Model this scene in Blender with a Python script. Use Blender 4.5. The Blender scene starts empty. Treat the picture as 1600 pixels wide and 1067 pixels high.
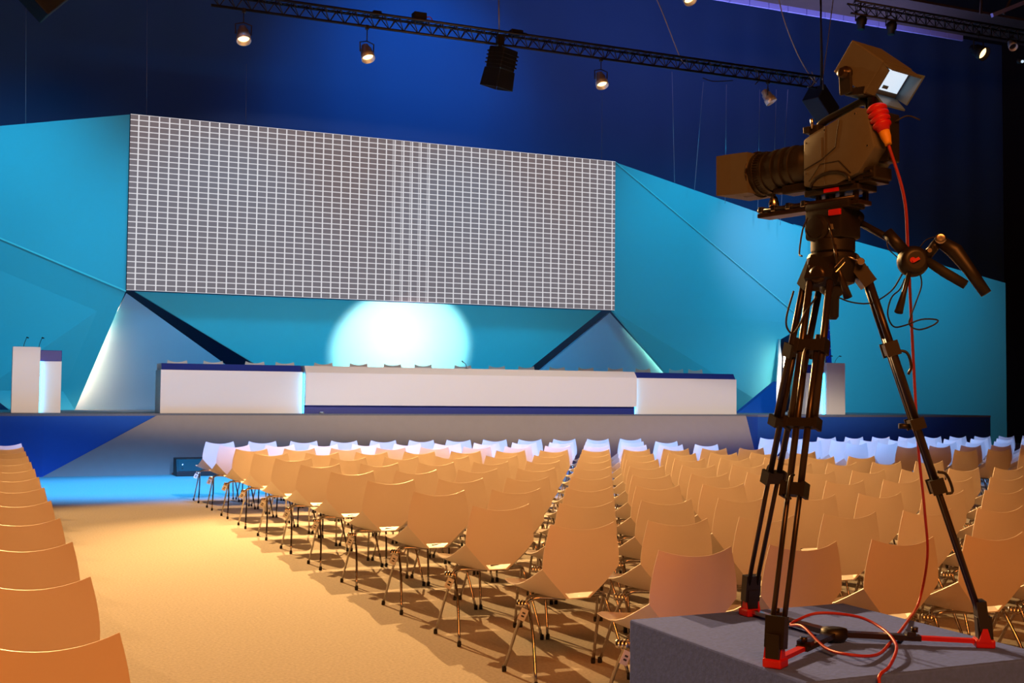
import bpy, bmesh, math, random
from mathutils import Vector, Matrix
random.seed(4)
sc = bpy.context.scene
COL = sc.collection

# ------------------------------------------------------------------ camera
F, PITCH, ROLL, H, YAW = 1854.13, .0453, .0089, 1.4408, .4109
cd = bpy.data.cameras.new('camera'); cam = bpy.data.objects.new('camera', cd); COL.objects.link(cam)
cd.sensor_width = 36; cd.lens = F/1600*36; cd.clip_end = 200; cd.clip_start = .05
cam.matrix_world = Matrix.Translation((0, 0, H)) @ Matrix.Rotation(-YAW, 4, 'Z') @ Matrix.Rotation(math.pi/2+PITCH, 4, 'X') @ Matrix.Rotation(ROLL, 4, 'Z')
sc.camera = cam

def ray(x, y):
    dx, dy = x-800, y-533.5
    cr, sr = math.cos(ROLL), math.sin(ROLL)
    X = (dx*cr+dy*sr)/F; u = -(-dx*sr+dy*cr)/F
    cp, sp = math.cos(PITCH), math.sin(PITCH)
    yy, zz = cp-u*sp, sp+u*cp
    c, s = math.cos(YAW), math.sin(YAW)
    return Vector((X*c+yy*s, -X*s+yy*c, zz))
O = Vector((0, 0, H))
def on(ax, v, x, y):
    r = ray(x, y); return O + r*((v-O[ax])/r[ax])
def atZ(x, y, Z):
    r = ray(x, y); d = r.x*math.sin(YAW)+r.y*math.cos(YAW); return O + r*(Z/d)
def px(P):
    d = Vector(P)-O; c, s = math.cos(YAW), math.sin(YAW)
    X = d.x*c-d.y*s; Y = d.x*s+d.y*c
    cp, sp = math.cos(PITCH), math.sin(PITCH)
    D = Y*cp+d.z*sp; U = -Y*sp+d.z*cp
    if D < .1: return None
    a, b = X/D*F, -U/D*F; cr, sr = math.cos(ROLL), math.sin(ROLL)
    return 800+a*cr-b*sr, 533.5+a*sr+b*cr

# ------------------------------------------------------------------ world, exposure
w = bpy.data.worlds.new('world'); sc.world = w; w.use_nodes = True
w.node_tree.nodes['Background'].inputs[0].default_value = (.05, .06, .10, 1)
w.node_tree.nodes['Background'].inputs[1].default_value = .15
sc.view_settings.view_transform = 'Standard'; sc.view_settings.look = 'None'
sc.view_settings.gamma = 1; sc.view_settings.exposure = 0
try: sc.view_settings.use_curve_mapping = False
except Exception: pass

WARM = (1, .56, .20); AMBER = (1, .27, .045); CYAN = (0.0, .42, .72)
def spot(name, loc, aim, col, watt, deg, blend=.3, size=.1, ell=None):
    l = bpy.data.lights.new(name, 'SPOT'); l.color = col; l.energy = watt; l.spot_size = math.radians(deg)
    l.spot_blend = blend; l.shadow_soft_size = size
    o = bpy.data.objects.new(name, l); COL.objects.link(o); o.location = loc
    o.rotation_euler = (Vector(aim)-Vector(loc)).to_track_quat('-Z', 'Y').to_euler()
    if ell: o.scale = (ell[0], ell[1], 1)      # shuttered beam, wide and low
    return o
def area(name, loc, aim, col, watt, sx, sy):
    l = bpy.data.lights.new(name, 'AREA'); l.shape = 'RECTANGLE'; l.size = sx; l.size_y = sy; l.color = col; l.energy = watt
    o = bpy.data.objects.new(name, l); COL.objects.link(o); o.location = loc
    o.rotation_euler = (Vector(aim)-Vector(loc)).to_track_quat('-Z', 'Y').to_euler(); return o
TY = 18.5
PARS = [(380, 62), (573, 90), (939, 132), (1200, 158)]
PARP = [on(1, TY, *q) for q in PARS]
# tungsten keys from the stage side over the audience
spot('key_left', (-4.6, 19.5, 7.6), (3, 7, 0), WARM, 1900, 58, .5, .02)
spot('key_centre', PARP[0]+Vector((-1.6, 0, 0)), (4.5, 6.5, 0), WARM, 8200, 62, .5, .02)
spot('key_right', PARP[1]+Vector((-.6, 0, -.3)), (6, 6.5, 0), WARM, 8700, 70, .5, .02)
spot('key_front_left', (1.5, 20.0, 7.8), (3, 14.9, 0), WARM, 3600, 90, .7, .03, (.75, .20))
spot('key_front_right', (12, 20.0, 7.8), (11, 14.9, 0), WARM, 3600, 90, .7, .03, (.75, .20))
# amber fill from the house behind the photographer
area('house_fill', (-1, -4, 7.0), (6, 9, .5), AMBER, 820, 5, 2)
# shuttered stage washes from the house
spot('desk_wash', (5, 0, 9.0), (7.5, 22, 1.40), (1, .84, .70), 12500, 90, .35, .25, (.55, .047))
spot('desk_wash_right', (13, 0, 9.0), (12, 22, 1.40), (1, .84, .72), 4500, 90, .35, .25, (.35, .047))
spot('blue_floor_wash', (5, 0, 9.0), (7.5, 17.0, .3), (.14, .40, 1), 30000, 90, .5, .25, (.62, .088))
spot('blue_floor_spot', (3.0, 17.0, 9.0), (3.0, 18.9, 0), (.0, .36, 1), 11000, 90, .8, .25, (.8, .36))
spot('blue_floor_spot', (14, 22.5, 9.5), (14, 20, 0), (.0, .16, 1), 5000, 90, .6, .25, (.8, .22))
# cyan wash on the set
for x, tx, e in ((-1, -1, 1700), (5, 4, 1400), (10, 9.5, 1400), (16, 16, 1150), (20, 21, 1450)):
    spot('cyan_wash', (x, 20.3, 8.4), (tx, 26, 3.2 if 0 < x < 12 else 4.2), CYAN, e, 62 if 0 < x < 12 else 88, .9, .4)
wg = on(1, 25.2, 1190, 390)
spot('rose_wing_spill', (wg.x-2, 20, 8.0), wg, (1, .30, .42), 900, 34, 1, .4)
gl = on(1, 26.0, 621, 520)
spot('patch_beam', (gl.x, 23.8, 2.0), (gl.x, 26.0, 2.6), (1, .52, .48), 1150, 78, .3, .06, (1.15, 1.0))
for x_ in (-1.5, 17.5): area('wing_fill', (x_, 23.6 if x_ < 0 else 22.9, 1.15), (x_, 26.5, 3.8), CYAN, 32, 5, .15)  # added unseen fill that evens out the shade on the wing facets
area('screen_foot_glow', (7.6, 23.5, 1.2), (7.6, 25.2, 3.6), (.05, .6, 1), 75, 10, .1)
# blue wash on the back drape
bd = on(1, 30, 640, 150)
spot('blue_drape_beam', (bd.x, 24.5, 12.8), bd, (.0, .36, 1), 1350, 80, 1, .5)
area('blue_drape_fill', (8, 22, 12.8), (8, 30, 6), (.03, .22, .8), 80, 22, 1)
area('gallery_glow', (17, 23.2, 9.2), (17, 24.0, 11), (.35, .35, 1), 260, 9, .3)

# ------------------------------------------------------------------ materials
def mat(name, col, rough=.6, metal=0, emis=None, es=0, noise=None, bump=0, coat=0):
    m = bpy.data.materials.new(name); m.use_nodes = True; nt = m.node_tree; b = nt.nodes['Principled BSDF']
    b.inputs['Base Color'].default_value = (*col, 1); b.inputs['Roughness'].default_value = rough
    b.inputs['Metallic'].default_value = metal
    if coat: b.inputs['Coat Weight'].default_value = coat
    if emis: b.inputs['Emission Color'].default_value = (*emis, 1); b.inputs['Emission Strength'].default_value = es
    if noise:
        scale, amt = noise
        tc = nt.nodes.new('ShaderNodeTexCoord'); n = nt.nodes.new('ShaderNodeTexNoise'); n.inputs['Scale'].default_value = scale
        n.inputs['Detail'].default_value = 6
        r = nt.nodes.new('ShaderNodeMapRange'); r.inputs['To Min'].default_value = 1-amt; r.inputs['To Max'].default_value = 1+amt
        x = nt.nodes.new('ShaderNodeMix'); x.data_type = 'RGBA'; x.blend_type = 'MULTIPLY'; x.inputs['Factor'].default_value = 1
        x.inputs[6].default_value = (*col, 1)
        nt.links.new(tc.outputs['Object'], n.inputs['Vector']); nt.links.new(n.outputs['Fac'], r.inputs['Value'])
        nt.links.new(r.outputs['Result'], x.inputs[7]); nt.links.new(x.outputs[2], b.inputs['Base Color'])
        if bump:
            bp = nt.nodes.new('ShaderNodeBump'); bp.inputs['Strength'].default_value = bump; bp.inputs['Distance'].default_value = .01
            nt.links.new(n.outputs['Fac'], bp.inputs['Height']); nt.links.new(bp.outputs['Normal'], b.inputs['Normal'])
    return m
M = dict(
 carpet=mat('beige_carpet', (.44, .395, .345), .95, noise=(55, .35), bump=.5),
 shell=mat('white_plastic', (.76, .69, .62), .42, noise=(2, .03)),
 chrome=mat('chrome_tube', (.42, .38, .36), .22, 1),
 rubber=mat('black_rubber', (.01, .01, .01), .7),
 paper=mat('white_paper', (.85, .85, .82), .7), ink=mat('printed_ink', (.05, .05, .05), .7),
 set_=mat('cyan_light_tinted_panel', (.10, .62, .70), .65, noise=(.6, .03)),  # white cloth panels, the cyan of the wash is put into the base colour
 facet=mat('blue_light_tinted_panel', (.36, .55, .74), .65, noise=(.6, .03)),  # whitish facets, part of the blue light is put into the base colour
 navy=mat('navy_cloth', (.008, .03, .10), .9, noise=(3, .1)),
 drape=mat('blue_drape', (.035, .12, .32), .95, noise=(.3, .12)),
 black=mat('black_drape', (.006, .006, .008), .95, noise=(4, .2)),
 stage=mat('grey_stage_carpet', (.16, .17, .20), .9, noise=(30, .15)),
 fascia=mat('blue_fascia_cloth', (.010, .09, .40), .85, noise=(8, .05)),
 ramp=mat('brown_grey_ramp_carpet', (.34, .29, .25), .9, noise=(6, .05)),
 white=mat('white_laminate', (.78, .76, .75), .5),
 dband=mat('navy_laminate', (.015, .03, .25), .45),
 box=mat('blue_grey_carpet', (.09, .19, .90), .95, noise=(60, .25), bump=.3),
 cam=mat('dark_camera_plastic', (.105, .105, .09), .5, noise=(40, .08)),
 camd=mat('black_camera_plastic', (.018, .016, .015), .4),
 glass=mat('lens_glass', (.02, .02, .03), .05, coat=1),
 trip=mat('black_tripod_tube', (.035, .024, .018), .3, .4),
 tripd=mat('black_casting', (.012, .010, .010), .45),
 steel=mat('bright_steel', (.6, .55, .5), .25, 1),
 red=mat('red_plastic', (.55, .008, .012), .45), yellow=mat('yellow_sleeve', (.75, .35, .02), .5),
 rcable=mat('red_cable', (.45, .035, .03), .4),
 truss=mat('black_truss', (.03, .03, .035), .4, .5),
 body=mat('black_fixture', (.012, .012, .012), .5), can=mat('polished_can', (.75, .72, .68), .3, .35),
 lamp=mat('lit_lamp', (1, .8, .5), .5, emis=(1, .55, .20), es=4.5),
 cyanled=mat('cyan_led', (.2, .8, 1), .5, emis=(.02, .55, 1), es=16),
 warmled=mat('warm_led', (1, .8, .6), .5, emis=(1, .50, .27), es=85),
 lav=mat('lavender_beam', (.30, .32, .62), .6), tan=mat('tan_board', (.06, .04, .025), .8, noise=(3, .2)),
 wire=mat('steel_wire', (.35, .40, .5), .4, .6),
 vf=mat('viewfinder_picture', (.7, .85, .95), .4, emis=(.62, .82, 1), es=.9),
 vfh=mat('viewfinder_hood', (.10, .17, .22), .35),
 flag=mat('blue_flag_cloth', (.01, .06, .55), .7), star=mat('pale_star', (.5, .6, .8), .7),
 silver=mat('silver_fixture', (.35, .35, .36), .3, .8))

# ------------------------------------------------------------------ mesh helpers
class MB:
    def __init__(s): s.bm = bmesh.new(); s.mi = 0
    def _f(s, vs, smooth=False):
        try: f = s.bm.faces.new(vs); f.material_index = s.mi; f.smooth = smooth; return f
        except ValueError: return None
    def box(s, a, b, bev=0):
        x0, y0, z0 = a; x1, y1, z1 = b
        v = [s.bm.verts.new(p) for p in ((x0,y0,z0),(x1,y0,z0),(x1,y1,z0),(x0,y1,z0),(x0,y0,z1),(x1,y0,z1),(x1,y1,z1),(x0,y1,z1))]
        fs = [s._f([v[i] for i in q]) for q in ((3,2,1,0),(4,5,6,7),(0,1,5,4),(1,2,6,5),(2,3,7,6),(3,0,4,7))]
        if bev:
            es = list({e for f in fs for e in f.edges})
            bmesh.ops.bevel(s.bm, geom=es, offset=bev, segments=2, affect='EDGES', profile=.5)
        return s
    def prism(s, pts, off, bev=0):
        """pts: 3d polygon, off: extrusion vector"""
        off = Vector(off); n = len(pts)
        a = [s.bm.verts.new(p) for p in pts]; b = [s.bm.verts.new(Vector(p)+off) for p in pts]
        fs = [s._f(a), s._f(b[::-1])] + [s._f([a[(i+1) % n], a[i], b[i], b[(i+1) % n]]) for i in range(n)]
        bmesh.ops.recalc_face_normals(s.bm, faces=[f for f in fs if f])
        if bev:
            es = list({e for f in fs if f for e in f.edges})
            bmesh.ops.bevel(s.bm, geom=es, offset=bev, segments=2, affect='EDGES', profile=.5)
        return s
    def tube(s, pts, r, n=8, smooth=True):
        pts = [Vector(p) for p in pts]; rs = r if isinstance(r, (list, tuple)) else [r]*len(pts)
        t0 = (pts[1]-pts[0]).normalized(); up = t0.orthogonal().normalized(); prev = None; rings = []
        for i, p in enumerate(pts):
            t = (pts[min(i+1, len(pts)-1)]-pts[max(i-1, 0)]).normalized()
            up = (up-t*up.dot(t)); up = up.normalized() if up.length > 1e-6 else t.orthogonal().normalized()
            sd = t.cross(up)
            rings.append([s.bm.verts.new(p+(up*math.cos(a)+sd*math.sin(a))*rs[i]) for a in [2*math.pi*k/n for k in range(n)]])
        for a, b in zip(rings, rings[1:]):
            for k in range(n): s._f([a[k], a[(k+1) % n], b[(k+1) % n], b[k]], smooth)
        s._f(rings[0][::-1]); s._f(rings[-1]); return s
    def lathe(s, base, axis, prof, n=24):
        """prof: list of (distance along axis, radius)"""
        base = Vector(base); ax = Vector(axis).normalized(); u = ax.orthogonal().normalized(); v = ax.cross(u); rings = []
        for d, r in prof:
            rings.append([s.bm.verts.new(base+ax*d+(u*math.cos(2*math.pi*k/n)+v*math.sin(2*math.pi*k/n))*max(r, 1e-4)) for k in range(n)])
        for a, b in zip(rings, rings[1:]):
            for k in range(n): s._f([a[k], a[(k+1) % n], b[(k+1) % n], b[k]], True)
        s._f(rings[0][::-1]); s._f(rings[-1]); return s
    def poly(s, pts): s._f([s.bm.verts.new(p) for p in pts]); return s
    def beam(s, a, b, wx, wz, up=(0, 0, 1)):
        a, b = Vector(a), Vector(b); t = (b-a).normalized(); sd = t.cross(Vector(up)).normalized(); u = sd.cross(t)
        q = [sd*sx*wx/2+u*sz*wz/2 for sx, sz in ((-1,-1),(1,-1),(1,1),(-1,1))]
        return s.prism([a+k for k in q], b-a)
    def build(s, name, mats, parent=None, sharp=None):
        if not isinstance(mats, (list, tuple)): mats = [mats]
        me = bpy.data.meshes.new(name); s.bm.normal_update(); s.bm.to_mesh(me); s.bm.free()
        for m in mats: me.materials.append(m)
        if sharp: me.set_sharp_from_angle(angle=math.radians(sharp))
        o = bpy.data.objects.new(name, me); COL.objects.link(o)
        if parent: o.parent = parent
        return o
def tag(o, label=None, cat=None, group=None, kind=None):
    if label: o['label'] = label
    if cat: o['category'] = cat
    if group: o['group'] = group
    if kind: o['kind'] = kind
    return o
def empty(name, loc, label, cat, group=None, rz=0):
    o = bpy.data.objects.new(name, None); COL.objects.link(o); o.location = loc; o.rotation_euler.z = rz; o.empty_display_size = .1
    return tag(o, label, cat, group)
def struct(o): o['kind'] = 'structure'; return o
def smooth_path(pts, n=6):
    pts = [Vector(p) for p in pts]; out = []
    P = [pts[0]*2-pts[1]]+pts+[pts[-1]*2-pts[-2]]
    for i in range(1, len(P)-2):
        a, b, c, d = P[i-1:i+3]
        for k in range(n):
            t = k/n; out.append(.5*((2*b)+(c-a)*t+(2*a-5*b+4*c-d)*t*t+(-a+3*b-3*c+d)*t**3))
    out.append(pts[-1]); return out
def shift(o, loc):
    """parts are modelled in world space: move mesh so that it hangs under its root"""
    o.location = -Vector(loc); return o

# ------------------------------------------------------------------ the hall
struct(MB().box((-14, -8, -.1), (34, 31, 0)).build('floor', M['carpet']))
struct(MB().box((-14, -8, 13.5), (34, 31, 13.7)).build('ceiling', M['black']))
def drape_wall(name, p0, p1, m, amp=.022, step=.2):
    p0, p1 = Vector((*p0, 0)), Vector((*p1, 0)); d = p1-p0; n = int(d.length/step); nn = d.normalized().cross(Vector((0, 0, 1)))
    b = MB(); prev = None; ph = 0
    for i in range(n+1):
        ph += random.uniform(.5, 1.3)
        p = p0+d*(i/n)+nn*(amp*math.sin(ph))
        a, c = b.bm.verts.new((p.x, p.y, 0)), b.bm.verts.new((p.x, p.y, 13.5))
        if prev: b._f([prev[0], a, c, prev[1]], True)
        prev = (a, c)
    return struct(b.build(name, m))
drape_wall('wall_back', (-14, 30), (32, 30), M['drape'])
drape_wall('wall_left', (-13.5, -8), (-13.5, 30), M['black'])
drape_wall('wall_right', (31.2, 30), (31.2, -8), M['black'])
drape_wall('wall_rear', (31, -7.8), (-13, -7.8), M['black'])

# ------------------------------------------------------------------ stage
SZ, SY, RB = 1.06, 21.95, 21.5
rbl = on(1, RB, 66, 745).x; rbr = 15.2; rtl = on(1, SY, 246, 645).x; rtr = on(1, SY, 1165, 649).x
sl, sr_ = -10., on(1, RB, 1548, 651).x
b = MB()
b.prism([(sl, RB, SZ-.04), (rbl, RB, SZ-.04), (rtl, SY, SZ-.04), (rtr, SY, SZ-.04), (rbr, RB, SZ-.04), (sr_, RB, SZ-.04), (sr_, 29, SZ-.04), (sl, 29, SZ-.04)], (0, 0, .04))
st = b.build('stage_platform', M['stage']); tag(st, 'long raised stage with thin grey floor edge across the hall front', 'stage')
b = MB(); b.prism([(sl, RB+.01, 0), (rbl, RB+.01, 0), (rbl, RB+.01, SZ-.04), (sl, RB+.01, SZ-.04)], (0, .03, 0))
b.prism([(rbl, RB+.01, 0), (rtl, SY, SZ-.04), (rbl, RB+.01, SZ-.04)], (0, .03, 0))
b.build('skirt', M['fascia'], st)
b = MB(); b.prism([(rbr, RB+.01, 0), (sr_, RB+.01, 0), (sr_, RB+.01, SZ-.04), (rbr, RB+.01, SZ-.04)], (0, .03, 0))
b.prism([(rbr, RB+.01, 0), (rbr, RB+.01, SZ-.04), (rtr, SY, SZ-.04)], (0, .03, 0))
b.prism([(sr_-.03, RB+.04, 0), (sr_-.03, 29, 0), (sr_-.03, 29, SZ-.04), (sr_-.03, RB+.04, SZ-.04)], (.03, 0, 0))
b.build('skirt', M['fascia'], st)
b = MB(); b.prism([(rbl, RB, 0), (rbr, RB, 0), (rtr, SY-.02, SZ-.03), (rtl, SY-.02, SZ-.03)], (0, .04, 0)); b.build('sloping_front', M['ramp'], st)['label'] = 'grey sloping front'

# --- long presidium desk
def desk_part(x0, x1, y0, z0, z1, root, kind):
    yb = y0+.75
    if kind == 'side':
        MB().box((x0, y0, z0), (x1, yb, z1-.12), .006).build('front_panel', M['white'], root)
        b = MB(); b.prism([(x0+.02, y0+.02, z1-.12), (x0+.02, y0+.10, z1), (x0+.02, yb, z1), (x0+.02, yb, z1-.12)], (x1-x0-.04, 0, 0)); b.build('desk_top', M['dband'], root)['label'] = 'navy blue sloped top'
    else:
        MB().box((x0, y0+.10, z0), (x1, yb, z0+.16)).build('plinth', M['dband'], root)['label'] = 'navy blue plinth'
        b = MB(); b.prism([(x0, y0, z0+.16), (x0, y0, z1-.13), (x0, y0+.12, z1), (x0, yb, z1), (x0, yb, z0+.16)], (x1-x0, 0, 0)); b.build('front_panel', M['white'], root, 20)
DY = 22.05
cx0, cx1 = on(1, DY, 477, 640).x, on(1, DY, 995, 640).x
zt = on(1, DY, 736, 577.5).z+.02
zl = on(1, DY+.15, 360, 569).z
root = empty('conference_desk', (0, 0, 0), 'long white middle desk with navy plinth in centre of stage', 'desk')
desk_part(cx0, cx1, DY, SZ, zt, root, 'mid')
for x in (cx0-.012, cx1+.002): MB().box((x, DY+.11, SZ+.01), (x+.01, DY+.14, zt-.15)).build('light_strip', M['cyanled'], root)
root = empty('conference_desk', (0, 0, 0), 'white desk with dark navy top left of the long middle desk', 'desk')
desk_part(on(1, DY+.15, 250, 640).x, cx0-.02, DY+.15, SZ, zl, root, 'side')
root = empty('conference_desk', (0, 0, 0), 'white desk with dark navy top right of the long middle desk', 'desk')
desk_part(cx1+.02, on(1, DY+.15, 1151, 640).x, DY+.15, SZ, on(1, DY+.15, 1075, 583).z, root, 'side')
# microphone standing on the middle desk
p = on(1, DY+.5, 729, 576)
b = MB(); b.lathe((p.x, p.y, zt), (0, 0, 1), [(0, .05), (.015, .045), (.02, .01)], 12); b.tube(smooth_path([(p.x, p.y, zt+.015), (p.x-.02, p.y, zt+.10), (p.x-.08, p.y-.02, zt+.14)]), .006, 6)
b.tube([(p.x-.08, p.y-.02, zt+.14), (p.x-.115, p.y-.03, zt+.165)], .012, 6)
tag(b.build('desk_microphone', M['body']), 'small black gooseneck microphone standing on the long white middle desk', 'microphone')
# small floor light at the foot of the desk
p = on(2, SZ, 503, 646.5); p.y = DY-.04
b = MB(); b.lathe((p.x, DY-.05, SZ), (0, 0, 1), [(0, .04), (.02, .05), (.03, .045)], 16); b.mi = 1; b.lathe((p.x, DY-.05, SZ+.03), (0, 0, 1), [(0, .03), (.004, .03)], 12)
tag(b.build('floor_light', [M['silver'], M['vf']]), 'tiny bright floor light below the left end of the long desk', 'light')

# --- lecterns
def lectern(pl, pr, pm, ptop, side, label):
    """white tall block plus lower recessed block with navy head"""
    y = 22.2
    xa, xb, xm = on(1, y, pl, 643).x, on(1, y, pr, 643).x, on(1, y, pm, 643).x
    zt = on(1, y, pl, ptop).z
    r = empty('lectern', (0, 0, 0), label, 'lectern')
    t0, t1 = (xa, xm) if side < 0 else (xm, xb)
    l0, l1 = (xm, xb) if side < 0 else (xa, xm)
    MB().box((t0, y, SZ), (t1, y+.5, zt), .01).build('tall_block', M['white'], r)
    MB().box((l0, y+.12, SZ), (l1, y+.5, zt-.24), .008).build('low_block', M['white'], r)
    MB().box((l0+.002, y+.10, zt-.24), (l1, y+.5, zt-.05), .008).build('head_band', M['dband'], r)['label'] = 'navy blue band at the top'
    xs = t1+.002 if side < 0 else t0-.012
    MB().box((xs, y+.08, SZ+.01), (xs+.01, y+.11, zt-.25)).build('light_strip', M['cyanled'], r)['label'] = 'glowing cyan light strip'
    for k, (dx, h) in enumerate(((-.05, .17), (.20, .17))):
        x = (t0+t1)/2+dx
        b = MB(); b.tube(smooth_path([(x, y+.3, zt-.01), (x+.02, y+.28, zt+.08), (x+.05, y+.2, zt+h)]), .005, 6); b.tube([(x+.05, y+.2, zt+h), (x+.075, y+.15, zt+h-.01)], .012, 6)
        b.build('microphone', M['body'], r)
lectern(17, 95, 61, 541, -1, 'white lectern with navy head on the stage far left')
lectern(1264, 1321, 1292, 566, 1, 'white lectern with glowing cyan strip behind the camera tripod, stage right')

# --- video wall
VY = 25.0
s0, s1 = on(1, VY, 204, 178), on(1, VY, 962, 483)
s2 = on(1, VY, 198, 455); s3 = on(1, VY, 960, 252)
xL, xR = (s0.x+s2.x)/2, (s1.x+s3.x)/2; zT, zB = (s0.z+s3.z)/2, (s1.z+s2.z)/2
scr = empty('projection_screen', (xL, VY, zB), 'wide rectangular screen showing a white line grid on grey', 'screen')
MB().box((0, 0.012, 0), (xR-xL, .25, zT-zB)).build('casing', M['navy'], scr)
m = mat('grid_picture', (.25, .23, .23), .7); nt = m.node_tree; bs = nt.nodes['Principled BSDF']
tc = nt.nodes.new('ShaderNodeTexCoord'); sp = nt.nodes.new('ShaderNodeSeparateXYZ'); nt.links.new(tc.outputs['Object'], sp.inputs[0])
def node(op, a, b_=None, c=None):
    n = nt.nodes.new('ShaderNodeMath'); n.operation = op
    for i, v in enumerate((a, b_, c)):
        if v is None: continue
        if isinstance(v, (int, float)): n.inputs[i].default_value = v
        else: nt.links.new(v, n.inputs[i])
    return n.outputs[0]
Wd, Hd = xR-xL, zT-zB
def line(src, cell, width, offs=0.):
    ph = node('FRACT', node('ADD', node('DIVIDE', src, cell), offs))
    d = node('ABSOLUTE', node('SUBTRACT', ph, .5))
    return node('GREATER_THAN', d, .5-width/cell/2)
vx = line(sp.outputs[0], Wd/55.2, .026, .2); vz = line(sp.outputs[2], Hd/31, .019)
g = node('MAXIMUM', vx, vz)
x_in = node('MULTIPLY', node('GREATER_THAN', sp.outputs[0], Wd*.495), node('LESS_THAN', sp.outputs[0], Wd*.575))
dbl = node('MULTIPLY', node('MULTIPLY', line(sp.outputs[0], Wd/55.2, .03, .42), x_in), .45)
g = node('MAXIMUM', g, dbl)
mx = nt.nodes.new('ShaderNodeMix'); mx.data_type = 'RGBA'; nt.links.new(g, mx.inputs['Factor'])
mx.inputs[6].default_value = (.18, .142, .145, 1); mx.inputs[7].default_value = (.80, .76, .78, 1)
nt.links.new(mx.outputs[2], bs.inputs['Emission Color']); bs.inputs['Emission Strength'].default_value = .9
bs.inputs['Base Color'].default_value = (.045, .05, .055, 1)
MB().box((0, 0, 0), (Wd, .01, Hd)).build('picture', m, scr)

# --- faceted set around the screen
def panel(name, pts, m, label, th=.12, cat=None, group=None):
    if cat is None:
        o = MB().prism(pts, (0, th, 0)).build('facet', m, bdrop); o['label'] = label; return o
    return tag(MB().prism(pts, (0, th, 0)).build(name, m), label, cat, group)
bdrop = empty('stage_backdrop', (xL, VY+.1, SZ), 'large faceted cyan backdrop wrapping around the grid screen', 'backdrop')
bdrop.location = (0, 0, 0)
yS = VY+.06
A, A2 = Vector((xL-.01, yS, zT)), Vector((xL-.01, yS, zB-.02))
L0, L1, L2 = on(1, 26.2, -70, 203), on(1, 26.2, -70, 343), on(2, SZ, -70, 637.5)
L2 = Vector((on(1, 26.3, -70, 637).x, 26.3, SZ)); L3 = Vector((on(1, 26.0, 117, 637).x, 26.0, SZ))
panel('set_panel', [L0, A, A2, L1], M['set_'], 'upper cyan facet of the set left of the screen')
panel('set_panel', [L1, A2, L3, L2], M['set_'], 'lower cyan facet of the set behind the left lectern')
# pale bar painted in place of the glow along the left crease
MB().beam(L1+Vector((0, -.03, 0)), A2+Vector((0, -.03, 0)), .02, .03).build('seam', mat('pale_crease_paint', (.2, .9, .9), .5), bdrop)['label'] = 'thin pale bar as crease glow running down to the lower left screen corner'
fy = 26.6
f1 = Vector((on(1, fy, 104, 637).x, fy, SZ)); f2 = Vector((on(1, fy, 452, 638).x, fy, SZ)); f0 = Vector((xL+.02, yS+.15, zB-.05))
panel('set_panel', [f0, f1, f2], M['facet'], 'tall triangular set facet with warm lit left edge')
cy = 26.2
c0, c1 = Vector((xL+.2, VY+.3, zB-.0)), Vector((xR-.2, VY+.3, zB-.0))
c2, c3 = Vector((on(1, cy, 745, 640).x, cy, SZ)), Vector((on(1, cy, 520, 638).x, cy, SZ))
panel('set_panel', [c0, c1, c2, c3], M['set_'], 'wide cyan set panel below the screen with a bright light patch')
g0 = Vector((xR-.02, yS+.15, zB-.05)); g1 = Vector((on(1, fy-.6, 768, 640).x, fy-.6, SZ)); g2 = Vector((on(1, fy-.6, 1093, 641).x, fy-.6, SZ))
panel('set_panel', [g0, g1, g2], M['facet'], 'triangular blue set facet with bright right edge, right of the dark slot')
# right wing
B, B2 = Vector((xR+.01, yS, zT)), Vector((xR+.01, yS, zB-.02))
r1 = on(1, 25.2, 1262, 359); r2 = on(1, 25.3, 1262, 506); r3 = Vector((on(1, 25.7, 1092, 641).x, 25.7, SZ)); r4 = Vector((on(1, 25.5, 1213, 642).x, 25.5, SZ)); r5 = on(1, 25.3, 1220, 530)
panel('set_panel', [B, r1, r2], M['set_'], 'upper triangular cyan facet of the set right of the screen')
panel('set_panel', [B, r2, r5, r4, r3, B2], M['set_'], 'large cyan facet of the set between screen and tripod')
MB().beam(B+Vector((0, -.03, 0)), r2+Vector((0, -.03, 0)), .015, .02).build('seam', bpy.data.materials['pale_crease_paint'], bdrop)['label'] = 'thin pale seam running down right from the upper screen corner'
q0, q1, q2, q3 = on(1, 26.0, 1240, 350), on(1, 24.0, 1571, 442), Vector((on(1, 24.0, 1573, 660).x, 24.0, 0)), Vector((on(1, 26.0, 1240, 643).x, 26.0, 0))
panel('set_panel', [q0, q1, q2, q3], M['set_'], 'broad plain cyan wing of the set at far right', .15)
panel('set_panel', [on(1, 25.2, 1218, 530), on(1, 25.2, 1211, 642), on(1, 25.2, 1218, 642), on(1, 25.2, 1222, 560)], M['white'], 'narrow bright sliver panel beside the tripod legs', .05)
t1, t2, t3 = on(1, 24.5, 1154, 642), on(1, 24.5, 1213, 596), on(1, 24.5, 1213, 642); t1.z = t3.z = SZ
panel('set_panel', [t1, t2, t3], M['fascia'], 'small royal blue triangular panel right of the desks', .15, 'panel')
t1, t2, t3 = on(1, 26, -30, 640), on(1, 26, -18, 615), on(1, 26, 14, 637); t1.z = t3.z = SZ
panel('set_panel', [t1, t2, t3], M['navy'], 'small dark triangular panel beside the left lectern', .15, 'panel')
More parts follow.
